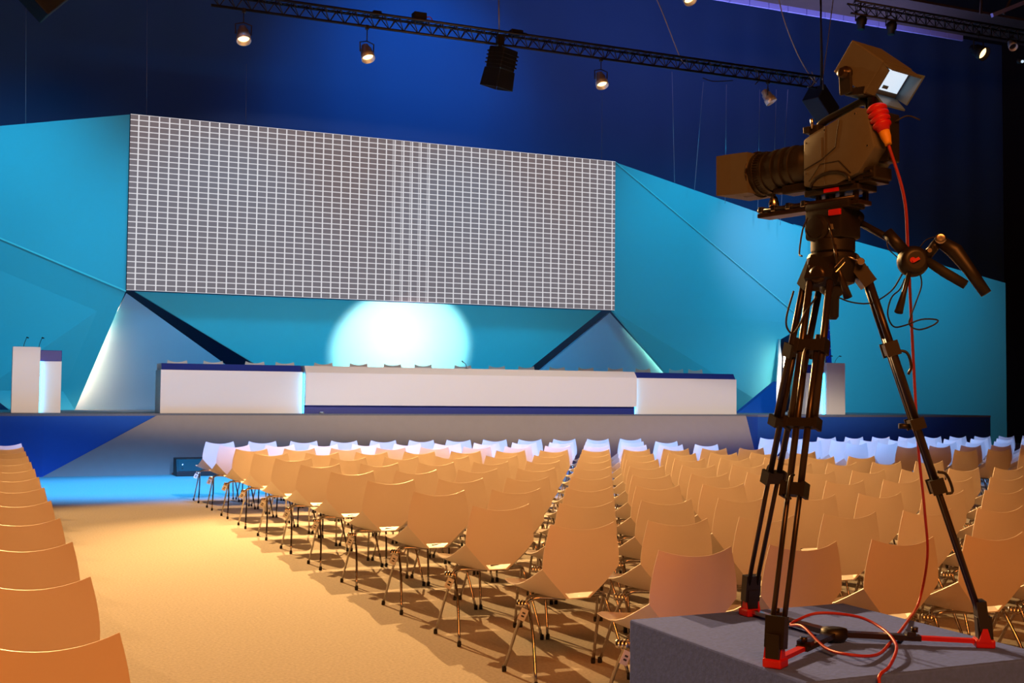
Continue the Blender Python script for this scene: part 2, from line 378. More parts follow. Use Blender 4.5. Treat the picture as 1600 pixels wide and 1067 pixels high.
# hidden strip lights that graze the facets (LED profiles fixed to the wing edges)
def led(a, b_, label, off=(0, .22, 0)):
    a, b_ = Vector(a)+Vector(off), Vector(b_)+Vector(off)
    o = MB().beam(a, b_, .03, .03).build('light_strip', M['warmled'], bdrop); o['label'] = label
led(A2.lerp(L3, .12)+Vector((-.05, 0, 0)), A2.lerp(L3, .98)+Vector((-.05, 0, 0)), 'warm light strip behind the edge of the left lower facet', (-.03, .26, 0))
led(B2.lerp(r3, .12)+Vector((.05, 0, 0)), B2.lerp(r3, .98)+Vector((.05, 0, 0)), 'warm light strip behind the edge of the right large facet', (.14, .24, 0))
MB().beam(on(1, 24.95, 1226, 545), on(1, 24.95, 1224, 640), .03, .03).build('light_strip', mat('soft_warm_led', (1, .8, .6), .5, emis=(1, .8, .6), es=25), bdrop)['label'] = 'warm light strip beside the narrow sliver panel'
# blue flag behind the right lectern
y = 23.2
b = MB(); p0 = on(1, y, 1290, 648)
fl = empty('flag', (p0.x, y, SZ), 'blue flag with pale stars hanging behind the right lectern', 'flag')
zt_ = on(1, y, 1290, 455).z-SZ
b = MB(); b.tube([(0, 0, 0.02), (0, 0, zt_+.1)], .015, 8); b.lathe((0, 0, 0), (0, 0, 1), [(0, .16), (.02, .16), (.03, .02)], 16); b.build('pole', M['steel'], fl)
b = MB(); rows = []
for i in range(13):
    t = i/12; z = zt_-t*(zt_-1.0); wdt = .05+.17*t
    rows.append([b.bm.verts.new((.01+wdt*k/6, .025*math.sin(k*2.1+t*2), z)) for k in range(7)])
for a_, c_ in zip(rows, rows[1:]):
    for k in range(6): b._f([a_[k], a_[k+1], c_[k+1], c_[k]], True)
bmesh.ops.solidify(b.bm, geom=b.bm.faces[:], thickness=.006)
fl2 = b.build('cloth', M['flag'], fl)
b = MB()
for i in range(10):
    z = zt_-.5-i*.11; x = .03+.015*i % .12; b.lathe((.05+.035*(i % 3), -.045, z), (0, 1, 0), [(0, .016), (.004, .016)], 5)
b.build('stars', M['star'], fl2)

# ------------------------------------------------------------------ chairs
def chair_meshes():
    Z0, Z1 = .80, .415
    def shield(s, u):   # s 0 top .. 1 bottom, u -1..1
        z = Z0+(Z1-Z0)*s
        if s < .58: wd = .18+.038*math.sin(s/.58*math.pi/2)
        else: t = (s-.58)/.42; wd = .218-(.218-.064)*(t**1.08)
        y = -.02+.05*s+.03*(s**3)
        zz = z + (-.032*(1-u*u))*(1-s)**2
        yy = y + .030*u*u*(1-s)-.012*s*s
        return Vector((wd*u, yy, zz))
    b = MB(); N, R = 12, 12
    g = [[b.bm.verts.new(shield(i/R, -1+2*k/N)) for k in range(N+1)] for i in range(R+1)]
    for i in range(R):
        for k in range(N):
            if i == R-1 and 0 < k < N-1: continue      # hand slot at the foot of the backrest
            b._f([g[i][k], g[i+1][k], g[i+1][k+1], g[i][k+1]], True)
    # lower border of the shield: left side from s=.58 down, across the bottom, up the right side
    i0 = 7
    border = [g[i][0] for i in range(i0, R+1)]+[g[R][k] for k in range(1, N)]+[g[i][N] for i in range(R, i0-1, -1)]
    n = len(border)
    Lm = border[0].co
    Fk = [Vector(q) for q in ((Lm.x, Lm.y, Lm.z), (-.232, .12, .525), (-.245, .20, .485), (-.248, .30, .462), (-.243, .40, .462), (-.228, .468, .468), (-.17, .49, .46), (-.08, .495, .448), (0, .495, .445))]
    fl = smooth_path(Fk, 6)
    fr = [Vector((-p.x, p.y, p.z)) for p in fl[::-1]][1:]
    Fc = fl+fr; L = [0]
    for a_, c_ in zip(Fc, Fc[1:]): L.append(L[-1]+(c_-a_).length)
    def Fat(t):
        d = t*L[-1]
        for i in range(len(L)-1):
            if d <= L[i+1]+1e-9: return Fc[i].lerp(Fc[i+1], (d-L[i])/max(1e-9, L[i+1]-L[i]))
        return Fc[-1]
    Q = 7; prev = border
    for q in range(1, Q+1):
        t = q/Q; cur = []
        for j, v in enumerate(border):
            if j in (0, n-1): cur.append(v); continue
            e = Fat(j/(n-1)); p = v.co.lerp(e, t)
            inner = math.sin(math.pi*j/(n-1))
            p.z -= .030*math.sin(math.pi*t)*inner**2
            cur.append(b.bm.verts.new(p))
        for j in range(n-1):
            vs = [prev[j], prev[j+1], cur[j+1], cur[j]]
            u_ = []
            [u_.append(v) for v in vs if v not in u_]
            if len(u_) >= 3: b._f(u_, True)
        prev = cur
    bmesh.ops.recalc_face_normals(b.bm, faces=b.bm.faces[:])
    for e in b.bm.edges:   # fold line between backrest and flanks stays crisp
        if len(e.link_faces) == 2 and e.verts[0] in border and e.verts[1] in border: e.smooth = False
    bmesh.ops.solidify(b.bm, geom=b.bm.faces[:], thickness=.0045)
    return b
def make_chair():
    root = empty('shell_chair', (0, 0, 0), '', 'chair')
    chair_meshes().build('seat_shell', M['shell'], root, 13)
    for sx in (-1, 1):
        for fy_, ty, iy in ((-.01, .17, .12), (.383, .205, .26)):
            b = MB()
            b.tube(smooth_path([(sx*.262, fy_, .012), (sx*.235, fy_*.45+ty*.55, .24), (sx*.222, ty, .375), (sx*.205, ty*.8+iy*.2, .405), (sx*.16, ty*.5+iy*.5, .412), (sx*.04, iy, .405)], 4), .0085, 8)
            b.mi = 1; b.lathe((sx*.262, fy_, 0), (0, 0, 1), [(0, .012), (.012, .013), (.03, .0115)], 8)
            b.build('leg', [M['chrome'], M['rubber']], root)
    b = MB()
    for k in range(3): b.lathe((-.243-.012*k, .175+.012*k, .365), (.3, .3, 1), [(0, .010), (.008, .014), (.03, .014), (.036, .009)], 8)
    b.build('link_clamp', M['steel'], root)
    return root
def make_tag_part():
    b = MB(); b.box((-.30, .10, .31), (-.245, .103, .37)); b.mi = 1
    for k in range(2): b.box((-.285, .0985, .328+k*.016), (-.262, .0995, .336+k*.016))
    o = b.build('seat_tag', [M['paper'], M['ink']]); o.data.transform(Matrix.Translation((-.27, .1, .37)) @ Matrix.Rotation(.45, 4, 'Y') @ Matrix.Rotation(.4, 4, 'Z') @ Matrix.Translation((.27, -.1, -.37))); return o
proto = make_chair(); tagproto = make_tag_part(); first = [True]
ORD = 'front second third fourth fifth sixth seventh eighth ninth tenth eleventh twelfth thirteenth fourteenth fifteenth'.split()
ORD2 = 'first second third fourth fifth sixth seventh eighth ninth tenth eleventh twelfth thirteenth fourteenth fifteenth'.split()
used_tag = [False]
def place_chair(x, y, z, label, group, rz=0, sc_=None, tagged=False):
    if first[0]: r = proto; first[0] = False
    else:
        r = proto.copy(); COL.objects.link(r)
        for ch in proto.children:
            if ch.name.startswith('seat_tag'): continue
            c = ch.copy(); COL.objects.link(c); c.parent = r
    r.location = (x, y, z); r.rotation_euler.z = rz; r['label'] = label; r['group'] = group
    if sc_: r.scale = sc_
    if tagged:
        t = tagproto if not used_tag[0] else tagproto.copy()
        if used_tag[0]: COL.objects.link(t)
        used_tag[0] = True; t.parent = r; t['label'] = 'white paper seat tag'
    return r
def visible(x, y):
    for dx in (-.25, .25):
        for z in (.05, .8):
            for dy in (0, .45):
                q = px((x+dx, y+dy, z))
                if q and -3 < q[0] < 1603 and q[1] < 1070: return True
    return False
nch = 0
for k in range(12):
    y = 15.878-1.0524*k+.02
    for j in range(12):
        x = 2.564+.18+.5612*j
        if k == 11 and j == 4: pass
        if not visible(x, y): continue
        place_chair(x, y, 0, f'white shell chair, centre block, {ORD[k]} row from the stage, {ORD2[j]} from the left', f'chairs of the centre block, {ORD[k]} row', random.uniform(-.008, .008), tagged=(j == 0)); nch += 1
for k in range(12):
    y = 15.878-1.0524*k+.02
    for j in range(12):
        x = 11.297+.18+.5650*j
        if not visible(x, y): continue
        place_chair(x, y, 0, f'white shell chair, right block, {ORD[k]} row from the stage, {ORD2[j]} from the left', f'chairs of the right block, {ORD[k]} row', random.uniform(-.008, .008), tagged=(j == 0)); nch += 1
for k in range(13):
    y = 15.748-1.036*k+.02
    for j in range(5):
        x = .324-.18-.5612*j
        if not visible(x, y): continue
        place_chair(x, y, 0, f'white shell chair, left block, {ORD[k]} row from the stage, {ORD2[j]} from the aisle', f'chairs of the left block, {ORD[k]} row', random.uniform(-.008, .008)); nch += 1
print('chairs', nch)
DS = [277, 333, 398, 445, 505, 560, 613, 661, 723, 776, 822, 870, 915, 961, 1004, 1056, 1086]
for i, X in enumerate(DS):
    ty = 565+(X-277)*.0175
    yy = DY+1.40+(.55 if i in (15,) else 0); p = on(1, yy, X, ty-2.5)
    hgt = p.z-SZ
    place_chair(p.x, yy, SZ, f'chair behind the stage desks, only its top rim showing, {ORD2[i] if i < 15 else ("next to last" if i == 15 else "last")} from the left', 'chairs behind the stage desks', math.pi, (1, 1, hgt/.80))

# wedge speaker at the foot of the stage
p0, p1 = on(2, 0, 270, 742), on(2, 0, 338, 742)
sp_ = empty('floor_speaker', (p0.x, 21.0, 0), 'black floor speaker box at the foot of the stage beside the first row', 'speaker')
wd = p1.x-p0.x+.35
b = MB(); b.prism([(0, 0, 0), (0, 0, .08), (0, .10, .29), (0, .38, .31), (0, .38, 0)], (wd, 0, 0), .01); b.build('cabinet', M['body'], sp_)
b = MB(); b.prism([(.04, -.004, .085), (wd-.04, -.004, .085), (wd-.04, .09, .28), (.04, .09, .28)], (0, -.008, .004)); b.build('grille', M['camd'], sp_)
b = MB(); b.lathe((.10, -.012, .20), (0, -1, .3), [(0, .012), (.012, .012)], 10); b.build('indicator', M['steel'], sp_)

# ------------------------------------------------------------------ box and tripod
BZ = .58
bx0, bx1, by0, by1 = 2.274, 3.30, 2.97, 4.06
tag(MB().box((bx0, by0, 0), (bx1, by1, BZ), .008).build('camera_riser', M['box']), 'blue grey carpeted box platform under the camera tripod', 'platform')

fz = BZ
feet = [on(2, BZ+.03, 1172, 950), on(2, BZ+.03, 1212, 1027), on(2, BZ+.03, 1536, 997)]
ctr = (feet[0]+feet[1]+feet[2])/3; TC = Vector((ctr.x, ctr.y, BZ))
D0 = ctr.x*math.sin(YAW)+ctr.y*math.cos(YAW)
def zc(yp): return on(0, ctr.x, 1300, yp).z if False else H+(622-yp)/F*D0
tr = empty('camera_tripod', TC, 'black two-stage camera tripod with red feet standing on the blue riser', 'tripod')
tops = zc(425)
def W(o): return shift(o, TC)
for i, f in enumerate(feet):
    rad = Vector((f.x-ctr.x, f.y-ctr.y, 0)).normalized(); tan = rad.cross(Vector((0, 0, 1)))
    top = Vector((ctr.x, ctr.y, tops))+rad*.105+Vector((0, 0, .015)); bot = Vector((f.x, f.y, BZ+.075))
    ax = (bot-top)
    b = MB()
    leg = None
    # upper stage: twin tubes and inner rods
    for s in (-1, 1):
        b.tube([top+tan*s*.036, top.lerp(bot, .43)+tan*s*.040], .0125, 12)
        b.tube([top.lerp(bot, .20)+tan*s*.020, top.lerp(bot, .60)+tan*s*.020], .0115, 12)
    leg = W(b.build('leg', M['trip'], tr))
    leg.location = -TC
    b = MB()
    for s in (-1, 1): b.tube([top.lerp(bot, .43)+tan*s*.022, bot+tan*s*.019], .0088, 12)
    lo = b.build('lower_tubes', M['trip'], leg)
    for t, wdt, hh in ((.215, .098, .042), (.43, .108, .030), (.60, .074, .042)):
        c = top.lerp(bot, t); b = MB(); b.beam(c, c+ax.normalized()*hh, wdt, .040, rad)
        for s in (-1, 1): b.beam(c+tan*s*wdt*.5-ax.normalized()*.004, c+tan*s*wdt*.5+ax.normalized()*(hh+.006), .012, .048, rad)
        b.build('leg_clamp', M['tripd'], leg)
    # locking lever
    b = MB(); c = top.lerp(bot, .235)+rad*.024
    b.tube(smooth_path([c, c+rad*.03+ax.normalized()*.01, c+rad*.028+ax.normalized()*.06, c+rad*.008+ax.normalized()*.09], 4), .005, 6)
    b.build('lever', M['tripd'], leg); b = MB(); c = top.lerp(bot, .615)+rad*.02
    b.tube(smooth_path([c-ax.normalized()*.05, c+rad*.028-ax.normalized()*.04, c+rad*.03+ax.normalized()*.02, c+rad*.005+ax.normalized()*.03], 4), .005, 6)
    b.build('lever', M['tripd'], leg); b = MB(); c = top.lerp(bot, .45)-rad*.02; b.tube([c, c-rad*.04], .010, 10)
    b.build('clamp_screw', M['tripd'], leg)
    # ankle casting and red foot
    b = MB(); b.beam(bot+Vector((0, 0, .085))-rad*.012, bot-Vector((0, 0, .015)), .066, .034, rad)
    b.beam(bot+Vector((0, 0, .03)), bot-Vector((0, 0, .05))+rad*.005, .045, .05, rad); b.build('ankle', M['tripd'], leg)
    b = MB(); g_ = Vector((f.x, f.y, BZ))
    b.prism([g_+tan*.032-rad*.03, g_-tan*.032-rad*.03, g_-tan*.032+rad*.035, g_+tan*.032+rad*.035], (0, 0, .03), .006)
    for s in (-1, 1):
        q = g_+tan*s*.026; b.prism([q-rad*.022+Vector((0, 0, .02)), q+rad*.022+Vector((0, 0, .02)), q+rad*.008+Vector((0, 0, .068)), q-rad*.008+Vector((0, 0, .068))], tan*.008)
    b.build('foot', M['red'], leg)['label'] = 'red foot'
    # spreader arm
    cc = Vector((ctr.x, ctr.y, BZ+.028)); e = g_-rad*.03+Vector((0, 0, .02))
    k = .42 if i != 0 else .30
    b = MB(); b.beam(e.lerp(cc, k-.04), cc, .040, .018); c2_ = e.lerp(cc, k); b.beam(c2_+Vector((0, 0, .012)), c2_-rad*.03+Vector((0, 0, .014)), .05, .018); b.lathe(c2_+Vector((0, 0, .02)), (0, 0, 1), [(0, .012), (.016, .012)], 10)
    arm = W(b.build('spreader_arm', M['trip'], tr)); arm.location = -TC
    b = MB(); b.beam(e, e.lerp(cc, k), .026, .014); b.build('spreader_end', M['red'] if i else M['steel'], arm)
b = MB(); b.lathe((ctr.x, ctr.y, BZ), (0, 0, 1), [(0, .035), (.02, .05), (.045, .045), (.05, .02)], 16); W(b.build('spreader_hub', M['tripd'], tr))
# bowl, shoulder, fluid head
TP = Vector((ctr.x, ctr.y, tops))
b = MB(); b.lathe(TP+Vector((0, 0, -.05)), (0, 0, 1), [(0, .05), (.01, .075), (.06, .085), (.10, .092), (.115, .085)], 28)
for f in feet:
    rad = Vector((f.x-ctr.x, f.y-ctr.y, 0)).normalized(); tan = rad.cross(Vector((0, 0, 1)))
    b.beam(TP+rad*.06+Vector((0, 0, .045)), TP+rad*.125-Vector((0, 0, .045)), .10, .05, rad)
W(b.build('bowl', M['tripd'], tr, 30))
b = MB(); b.lathe(TP+Vector((0, 0, -.17)), (0, 0, 1), [(0, .012), (.01, .02), (.08, .022), (.10, .045), (.13, .05)], 16); W(b.build('bowl_clamp_grip', M['tripd'], tr))
cd_ = Vector((-ray(1300, 430).x, -ray(1300, 430).y, 0)).normalized()
rt = Vector((math.cos(YAW+.2), -math.sin(YAW+.2), 0)).normalized()
b = MB(); kc = TP+cd_*.08-rt*.03; b.lathe(kc+Vector((0, 0, -.02)), cd_-rt*.6, [(0, .026), (.035, .028), (.045, .032), (.05, .032), (.055, .02)], 20); W(b.build('leg_lock_knob', M['trip'], tr))
b = MB(); kc = TP+rt*.095+cd_*.05+Vector((0, 0, .03)); b.lathe(kc, cd_, [(0, .012), (.02, .014), (.03, .012)], 14); b.tube([kc+cd_*.02, kc-rt*.05+cd_*.03+Vector((0, 0, .02))], .004, 6); W(b.build('hinge_bolt', M['steel'], tr))
HZ = TP.z+.065
b = MB(); b.lathe((ctr.x, ctr.y, HZ), (0, 0, 1), [(0, .07), (.01, .078), (.05, .078), (.055, .07), (.075, .07), (.08, .078), (.10, .076)], 32)
FW = Vector((math.sin(math.radians(-14)), math.cos(math.radians(-14)), 0)); LF = Vector((0, 0, 1)).cross(FW)
def bx(b, c, l, w_, h_, bev=.004):   # box along camera forward axis
    c = Vector(c); q = c-FW*l/2-LF*w_/2-Vector((0, 0, h_/2))
    return b.prism([q, q+FW*l, q+FW*l+LF*w_, q+LF*w_], (0, 0, h_), bev)
HC = Vector((ctr.x, ctr.y, HZ+.105))
bx(b, HC, .16, .12, .11, .012); bx(b, HC+Vector((0, 0, .065))-FW*.01, .19, .10, .03, .006)
W(b.build('fluid_head', M['tripd'], tr, 30))
b = MB(); b.lathe(HC+LF*.055+FW*.015-Vector((0, 0, .015)), LF, [(0, .050), (.02, .050), (.024, .04), (.03, .038), (.034, .012)], 28); W(b.build('tilt_drag_knob', M['tripd'], tr, 30))
b = MB(); bx(b, HC+Vector((0, 0, .035))-FW*.055+LF*.061, .05, .012, .022, .003); W(b.build('head_badge', M['red'], tr))
# sliding plate under the camera
PZ = zc(322)
b = MB(); bx(b, Vector((ctr.x, ctr.y, PZ))+FW*.09, .46, .075, .016, .003)
for s in (-1, 1): b.tube([Vector((ctr.x, ctr.y, PZ+.02))+LF*s*.03+FW*.32, Vector((ctr.x, ctr.y, PZ+.02))+LF*s*.03-FW*.12], .0075, 10)
W(b.build('sliding_plate', M['trip'], tr))
b = MB()
for x in (.10, .17, .24, .30): bx(b, Vector((ctr.x, ctr.y, PZ+.02))+FW*x, .02, .09, .024, .003)
W(b.build('rod_clamp', M['steel'], tr))
# pan bar with controls
d1 = D0-.05
pb = [atZ(1338, 345, D0), atZ(1388, 372, D0-.06), atZ(1424, 403, D0-.12)]
b = MB(); b.tube(pb, [.013, .013, .015], 12); b.tube([atZ(1386, 363, D0-.07), atZ(1412, 392, D0-.1)], .021, 12); b.lathe(atZ(1330, 338, D0-.01), (1, .2, -.5), [(0, .035), (.03, .035), (.035, .02)], 20)
bar = W(b.build('pan_bar', M['tripd'], tr)); bar.location = -TC
def toward(): return cd_
b = MB(); c = atZ(1425, 408, D0-.12); b.lathe(c-cd_*.03, cd_+rt*.2, [(0, .045), (.008, .054), (.03, .054), (.04, .048), (.06, .046), (.065, .03)], 28)
b.tube([atZ(1421, 425, D0-.14), atZ(1414, 452, D0-.15), atZ(1404, 488, D0-.17)], [.008, .008, .015], 10)
b.build('focus_control', M['tripd'], bar)
b = MB(); b.lathe(c+cd_*.035+rt*.0, cd_+rt*.2, [(0, .010), (.004, .010)], 10); b.beam(c+cd_*.04-Vector((0, 0, .006)), c+cd_*.04+rt*.022+Vector((0, 0, .006)), .008, .010); b.build('red_dial_mark', M['red'], bar)
b = MB(); b.tube([atZ(1446, 406, D0-.14), atZ(1475, 425, D0-.17), atZ(1509, 445, D0-.2)], [.015, .0175, .0165], 14); b.build('grip', M['rubber'], bar)
b = MB(); b.tube([atZ(1448, 400, D0-.14), atZ(1458, 388, D0-.15), atZ(1468, 375, D0-.16)], .017, 12)
b.tube([atZ(1466, 375, D0-.16), atZ(1492, 392, D0-.18), atZ(1515, 422, D0-.2), atZ(1541, 459, D0-.22)], [.020, .028, .021, .019], 16); b.build('zoom_control', M['tripd'], bar)
b = MB(); c = atZ(1469, 374, D0-.165); b.lathe(c+cd_*.016, cd_, [(0, .019), (.006, .019), (.008, .014), (.007, .004)], 20); c = atZ(1452, 392, D0-.15); b.lathe(c+cd_*.014, cd_, [(0, .008), (.005, .008)], 12); bx(b, atZ(1462, 386, D0-.18), .004, .022, .010, 0)
b.build('control_button', M['steel'], bar)
for pts, r_ in (([(1302, 461, .0), (1330, 472, .03), (1362, 473, .05), (1392, 455, .08), (1410, 428, .12)], .0028),
            ([(1437, 425, .1), (1440, 445, .1), (1432, 470, .1), (1424, 492, .1), (1421, 507, .1), (1436, 515, .12), (1458, 508, .14), (1465, 500, .14), (1440, 499, .12), (1415, 508, .1), (1396, 510, .08), (1387, 490, .08), (1393, 465, .08), (1406, 452, .1), (1414, 435, .12)], .0028),
            ([(1262, 340, 0), (1254, 360, 0), (1249, 395, .02), (1253, 400, .1)], .0032),
            ([(1240, 455, .1), (1230, 490, .14), (1229, 510, .14), (1238, 521, .14), (1248, 510, .14), (1260, 485, .12), (1276, 464, .1)], .0035),
            ([(1386, 372, .08), (1388, 388, .09), (1402, 402, .12)], .002), ([(1437, 387, .13), (1447, 375, .14), (1460, 370, .15)], .002)):
    b = MB(); b.tube(smooth_path([atZ(x, y, D0-dd) for x, y, dd in pts], 5), r_, 6); W(b.build('control_cable', M['rubber'], tr))
b = MB(); b.tube([atZ(1294, 346, D0-.13), atZ(1304, 385, D0-.15)], .0035, 8); b.tube([atZ(1304, 382, D0-.15), atZ(1309, 418, D0-.15)], .0055, 8); b.tube([atZ(1309, 415, D0-.15), atZ(1325, 465, D0-.12)], [.004, .016], 10)
W(b.build('brake_rod', M['trip'], tr))
b = MB(); q = [atZ(1304, 418, D0-.16), atZ(1318, 403, D0-.16), atZ(1320, 410, D0-.16), atZ(1306, 425, D0-.16), atZ(1304, 418, D0-.16)]
b.tube(q, .0012, 5, False); W(b.build('rod_clip', M['steel'], tr))

# ------------------------------------------------------------------ television camera
tv = empty('television_camera', (ctr.x, ctr.y, PZ+.04), 'dark grey television camera with long box lens mounted on the tripod', 'camera')
tv.rotation_euler.z = math.radians(104)
z0 = PZ+.04
def zz(z): return z-z0
# body side profile (x forward, z world)
prof = [(.075, 2.205), (.075, 2.375), (.03, 2.395), (-.155, 2.452), (-.195, 2.44), (-.228, 2.30), (-.16, 2.222), (-.07, 2.195), (.0, 2.195)]
b = MB(); b.prism([(x, -.07, zz(z)) for x, z in prof], (0, .14, 0), .006); b.build('body', M['cam'], tv, 30)
b = MB()  # side cover grooves
def groove(pts, r=.0025):
    b.tube([(x, .0705, zz(z)) for x, z in pts], r, 6, False)
groove([(-.082, 2.42), (-.066, 2.325), (-.005, 2.29), (.07, 2.265)]); groove([(-.02, 2.41), (-.02, 2.20)], .0015); groove([(-.005, 2.37), (-.005, 2.30)], .002)
groove([(.05, 2.22), (.0, 2.275), (-.08, 2.275), (-.13, 2.225)], .002)
b.build('panel_groove', M['camd'], tv)
b = MB()
for x, z in ((.06, 2.25), (.06, 2.36), (-.02, 2.395), (-.02, 2.24), (-.15, 2.43), (-.10, 2.225), (-.20, 2.31)): b.lathe((x, .0695, zz(z)), (0, 1, 0), [(0, .0035), (.0025, .003)], 8)
b.build('screw', M['steel'], tv)
# shoulder arch under the body
b = MB(); arc = []
for k in range(9): a_ = math.pi*k/8; arc.append((-.045+.085*math.cos(a_), .073, zz(2.195)+.045*math.sin(a_)))
b.tube(arc, .006, 6); b.prism([(.04, -.06, zz(2.20)), (.04, -.06, zz(2.19)), (-.13, -.06, zz(2.19)), (-.13, -.06, zz(2.20))], (0, .125, 0)); b.build('shoulder_arch', M['camd'], tv)
b = MB(); b.box((-.15, -.055, 0.0), (.085, .055, .022), .004); b.box((-.215, -.05, .03), (-.12, .05, .075), .006); b.box((-.20, -.052, .022), (-.15, .052, .03)); b.build('base_plate', M['camd'], tv)
b = MB(); b.box((-.005, .0555, .004), (-.07, .058, .018)); b.build('plate_marking', M['red'], tv)
b = MB(); b.box((-.20, .05, .052), (-.16, .056, .06)); b.box((-.21, .045, .034), (-.17, .055, .040)); b.build('bright_catch', M['steel'], tv)
for x in (.04, -.02, -.12):
    for y_ in (-.028, .028): MB().box((x-.008, y_-.008, -.045), (x+.008, y_+.008, .0), .002).build('mounting_post', M['trip'], tv)
# carrying handle
b = MB(); b.tube(smooth_path([(.055, 0, zz(2.385)), (.055, 0, zz(2.43)), (.03, 0, zz(2.447)), (-.06, 0, zz(2.470)), (-.12, 0, zz(2.485)), (-.15, 0, zz(2.475)), (-.155, 0, zz(2.445))], 5), .014, 10)
b.box((.03, -.03, zz(2.39)), (.07, .045, zz(2.43)), .005); b.box((.06, .02, zz(2.40)), (.085, .06, zz(2.425)), .003); b.build('carrying_handle', M['camd'], tv)
b = MB(); b.lathe((.05, .05, zz(2.415)), (0, .1, 1), [(0, .006), (.035, .006), (.037, .003)], 8); b.build('handle_bolt', M['steel'], tv)
# lens
LZ = zz(2.30)
b = MB(); b.lathe((.075, 0, LZ), (1, 0, -.02), [(0, .058), (.02, .07), (.03, .074), (.07, .074), (.072, .079), (.085, .079), (.087, .073), (.11, .073), (.112, .08), (.13, .08), (.132, .074), (.15, .074), (.152, .079), (.17, .079), (.172, .073), (.20, .073), (.202, .078), (.235, .078), (.237, .083), (.26, .083), (.27, .08), (.33, .08)], 40)
lens = b.build('lens_barrel', M['camd'], tv, 30)
b = MB()
for k in range(48):
    a_ = 2*math.pi*k/48; b.box((.29, math.cos(a_)*.078-.001, LZ-.004+math.sin(a_)*.078-.001), (.325, math.cos(a_)*.078+.0025, LZ-.004+math.sin(a_)*.078+.0025))
b.build('focus_teeth', M['camd'], lens)
b = MB(); b.tube(smooth_path([(.335, math.cos(a_)*.086, LZ-.006+math.sin(a_)*.086) for a_ in [2*math.pi*k/16 for k in range(17)]], 2), .0035, 6); b.build('trim_ring', M['trip'], lens)
# rectangular lens hood
def hoodring(x, w_, z_lo, z_hi): return [(x, -w_, z_lo), (x, w_, z_lo), (x, w_, z_hi), (x, -w_, z_hi)]
b = MB(); r0, r1, r2 = hoodring(.33, .082, LZ-.085, LZ+.070), hoodring(.41, .086, LZ-.083, LZ+.074), hoodring(.475, .095, LZ-.080, LZ+.074)
rr = [[b.bm.verts.new(p) for p in r] for r in (r0, r1, r2)]
inn = [b.bm.verts.new((.475, y*.93, LZ+(z-LZ)*.92)) for _, y, z in r2]; ind = [b.bm.verts.new((.40, y*.75, LZ+(z-LZ)*.75)) for _, y, z in r2]
for a_, c_ in zip([rr[0], rr[1], rr[2], inn], [rr[1], rr[2], inn, ind]):
    for k in range(4): b._f([a_[k], a_[(k+1) % 4], c_[(k+1) % 4], c_[k]])
b._f(rr[0][::-1]); b._f(ind); bmesh.ops.recalc_face_normals(b.bm, faces=b.bm.faces[:])
hood = b.build('lens_hood', M['cam'], tv)
b = MB(); b.lathe((.385, 0, LZ), (1, 0, 0), [(0, .06), (.008, .055), (.014, .03), (.016, .002)], 24); b.build('front_glass', M['glass'], hood)
b = MB(); b.tube([(.27, .0, LZ-.075), (.27, 0, LZ-.12)], .006, 8); b.lathe((.27, 0, zz(PZ+.025)), (0, 0, 1), [(0, .018), (.02, .02), (.045, .013), (.05, .008)], 12); b.build('lens_support', M['steel'], tv)
b = MB(); b.box((.09, -.03, LZ-.105), (.20, .04, LZ-.072), .005); b.box((.20, -.01, LZ-.095), (.25, .03, LZ-.075), .004); b.build('lens_servo', M['camd'], tv)
# viewfinder, tilted
vfr = bpy.data.objects.new('viewfinder', None)
def vfpt(a, h_): # a along axis to rear, h_ downwards, from front-top corner
    ca, sa = math.cos(math.radians(39)), math.sin(math.radians(39))
    return (-.145-ca*a+sa*h_*1.0, zz(2.690)-sa*a-ca*h_)
def vprism(b, pts, y0, y1, bev=0): return b.prism([(vfpt(*p)[0], y0, vfpt(*p)[1]) for p in pts], (0, y1-y0, 0), bev)
b = MB(); vprism(b, [(0, 0), (.165, 0), (.165, .125), (0, .125)], -.09, .08, .004); vprism(b, [(-.006, .03), (.0, .01), (.0, .11), (-.006, .10)], -.07, .06)
vfo = b.build('viewfinder', M['cam'], tv)
b = MB(); vprism(b, [(.165, .006), (.200, .016), (.200, .112), (.165, .118)], .070, .078); vprism(b, [(.165, .004), (.215, .004), (.215, .010), (.165, .010)], -.088, .078)
b.build('viewfinder_frame', M['cam'], vfo)
b = MB(); vprism(b, [(.166, .02), (.170, .02), (.170, .095), (.166, .095)], -.075, .045); b.build('viewfinder_picture', M['vf'], vfo)['label'] = 'glowing pale blue picture'
b = MB(); vprism(b, [(.1705, .076), (.172, .076), (.172, .088), (.1705, .088)], -.01, .02); b.build('picture_caption', M['vfh'], vfo)
b = MB(); vprism(b, [(.168, .01), (.22, -.005), (.22, .11), (.168, .112)], -.094, -.086); vprism(b, [(.168, .112), (.225, .125), (.225, .131), (.168, .118)], -.09, .03)
b.build('viewfinder_hood', M['vfh'], vfo)
x_, z_ = vfpt(.055, .105)
b = MB(); b.lathe((x_, .08, z_), (0, 1, 0), [(0, .026), (.012, .026), (.014, .018), (.03, .018), (.033, .010)], 20); b.build('tilt_knob', M['trip'], vfo)
b = MB(); b.prism([(x_+.022, .084, z_), (x_-.026, .084, z_), (x_-.03, .084, z_-.07), (x_+.018, .084, z_-.075)], (0, .012, 0), .002); b.prism([(x_+.01, -.06, z_-.05), (x_-.08, -.06, z_-.055), (x_-.07, -.06, z_-.085), (x_+.01, -.06, z_-.075)], (0, .14, 0), .003)
b.lathe((-.175, 0, zz(2.43)), (0, 0, 1), [(0, .022), (.08, .020), (.085, .03), (.10, .03)], 16); b.build('viewfinder_bracket', M['camd'], tv)
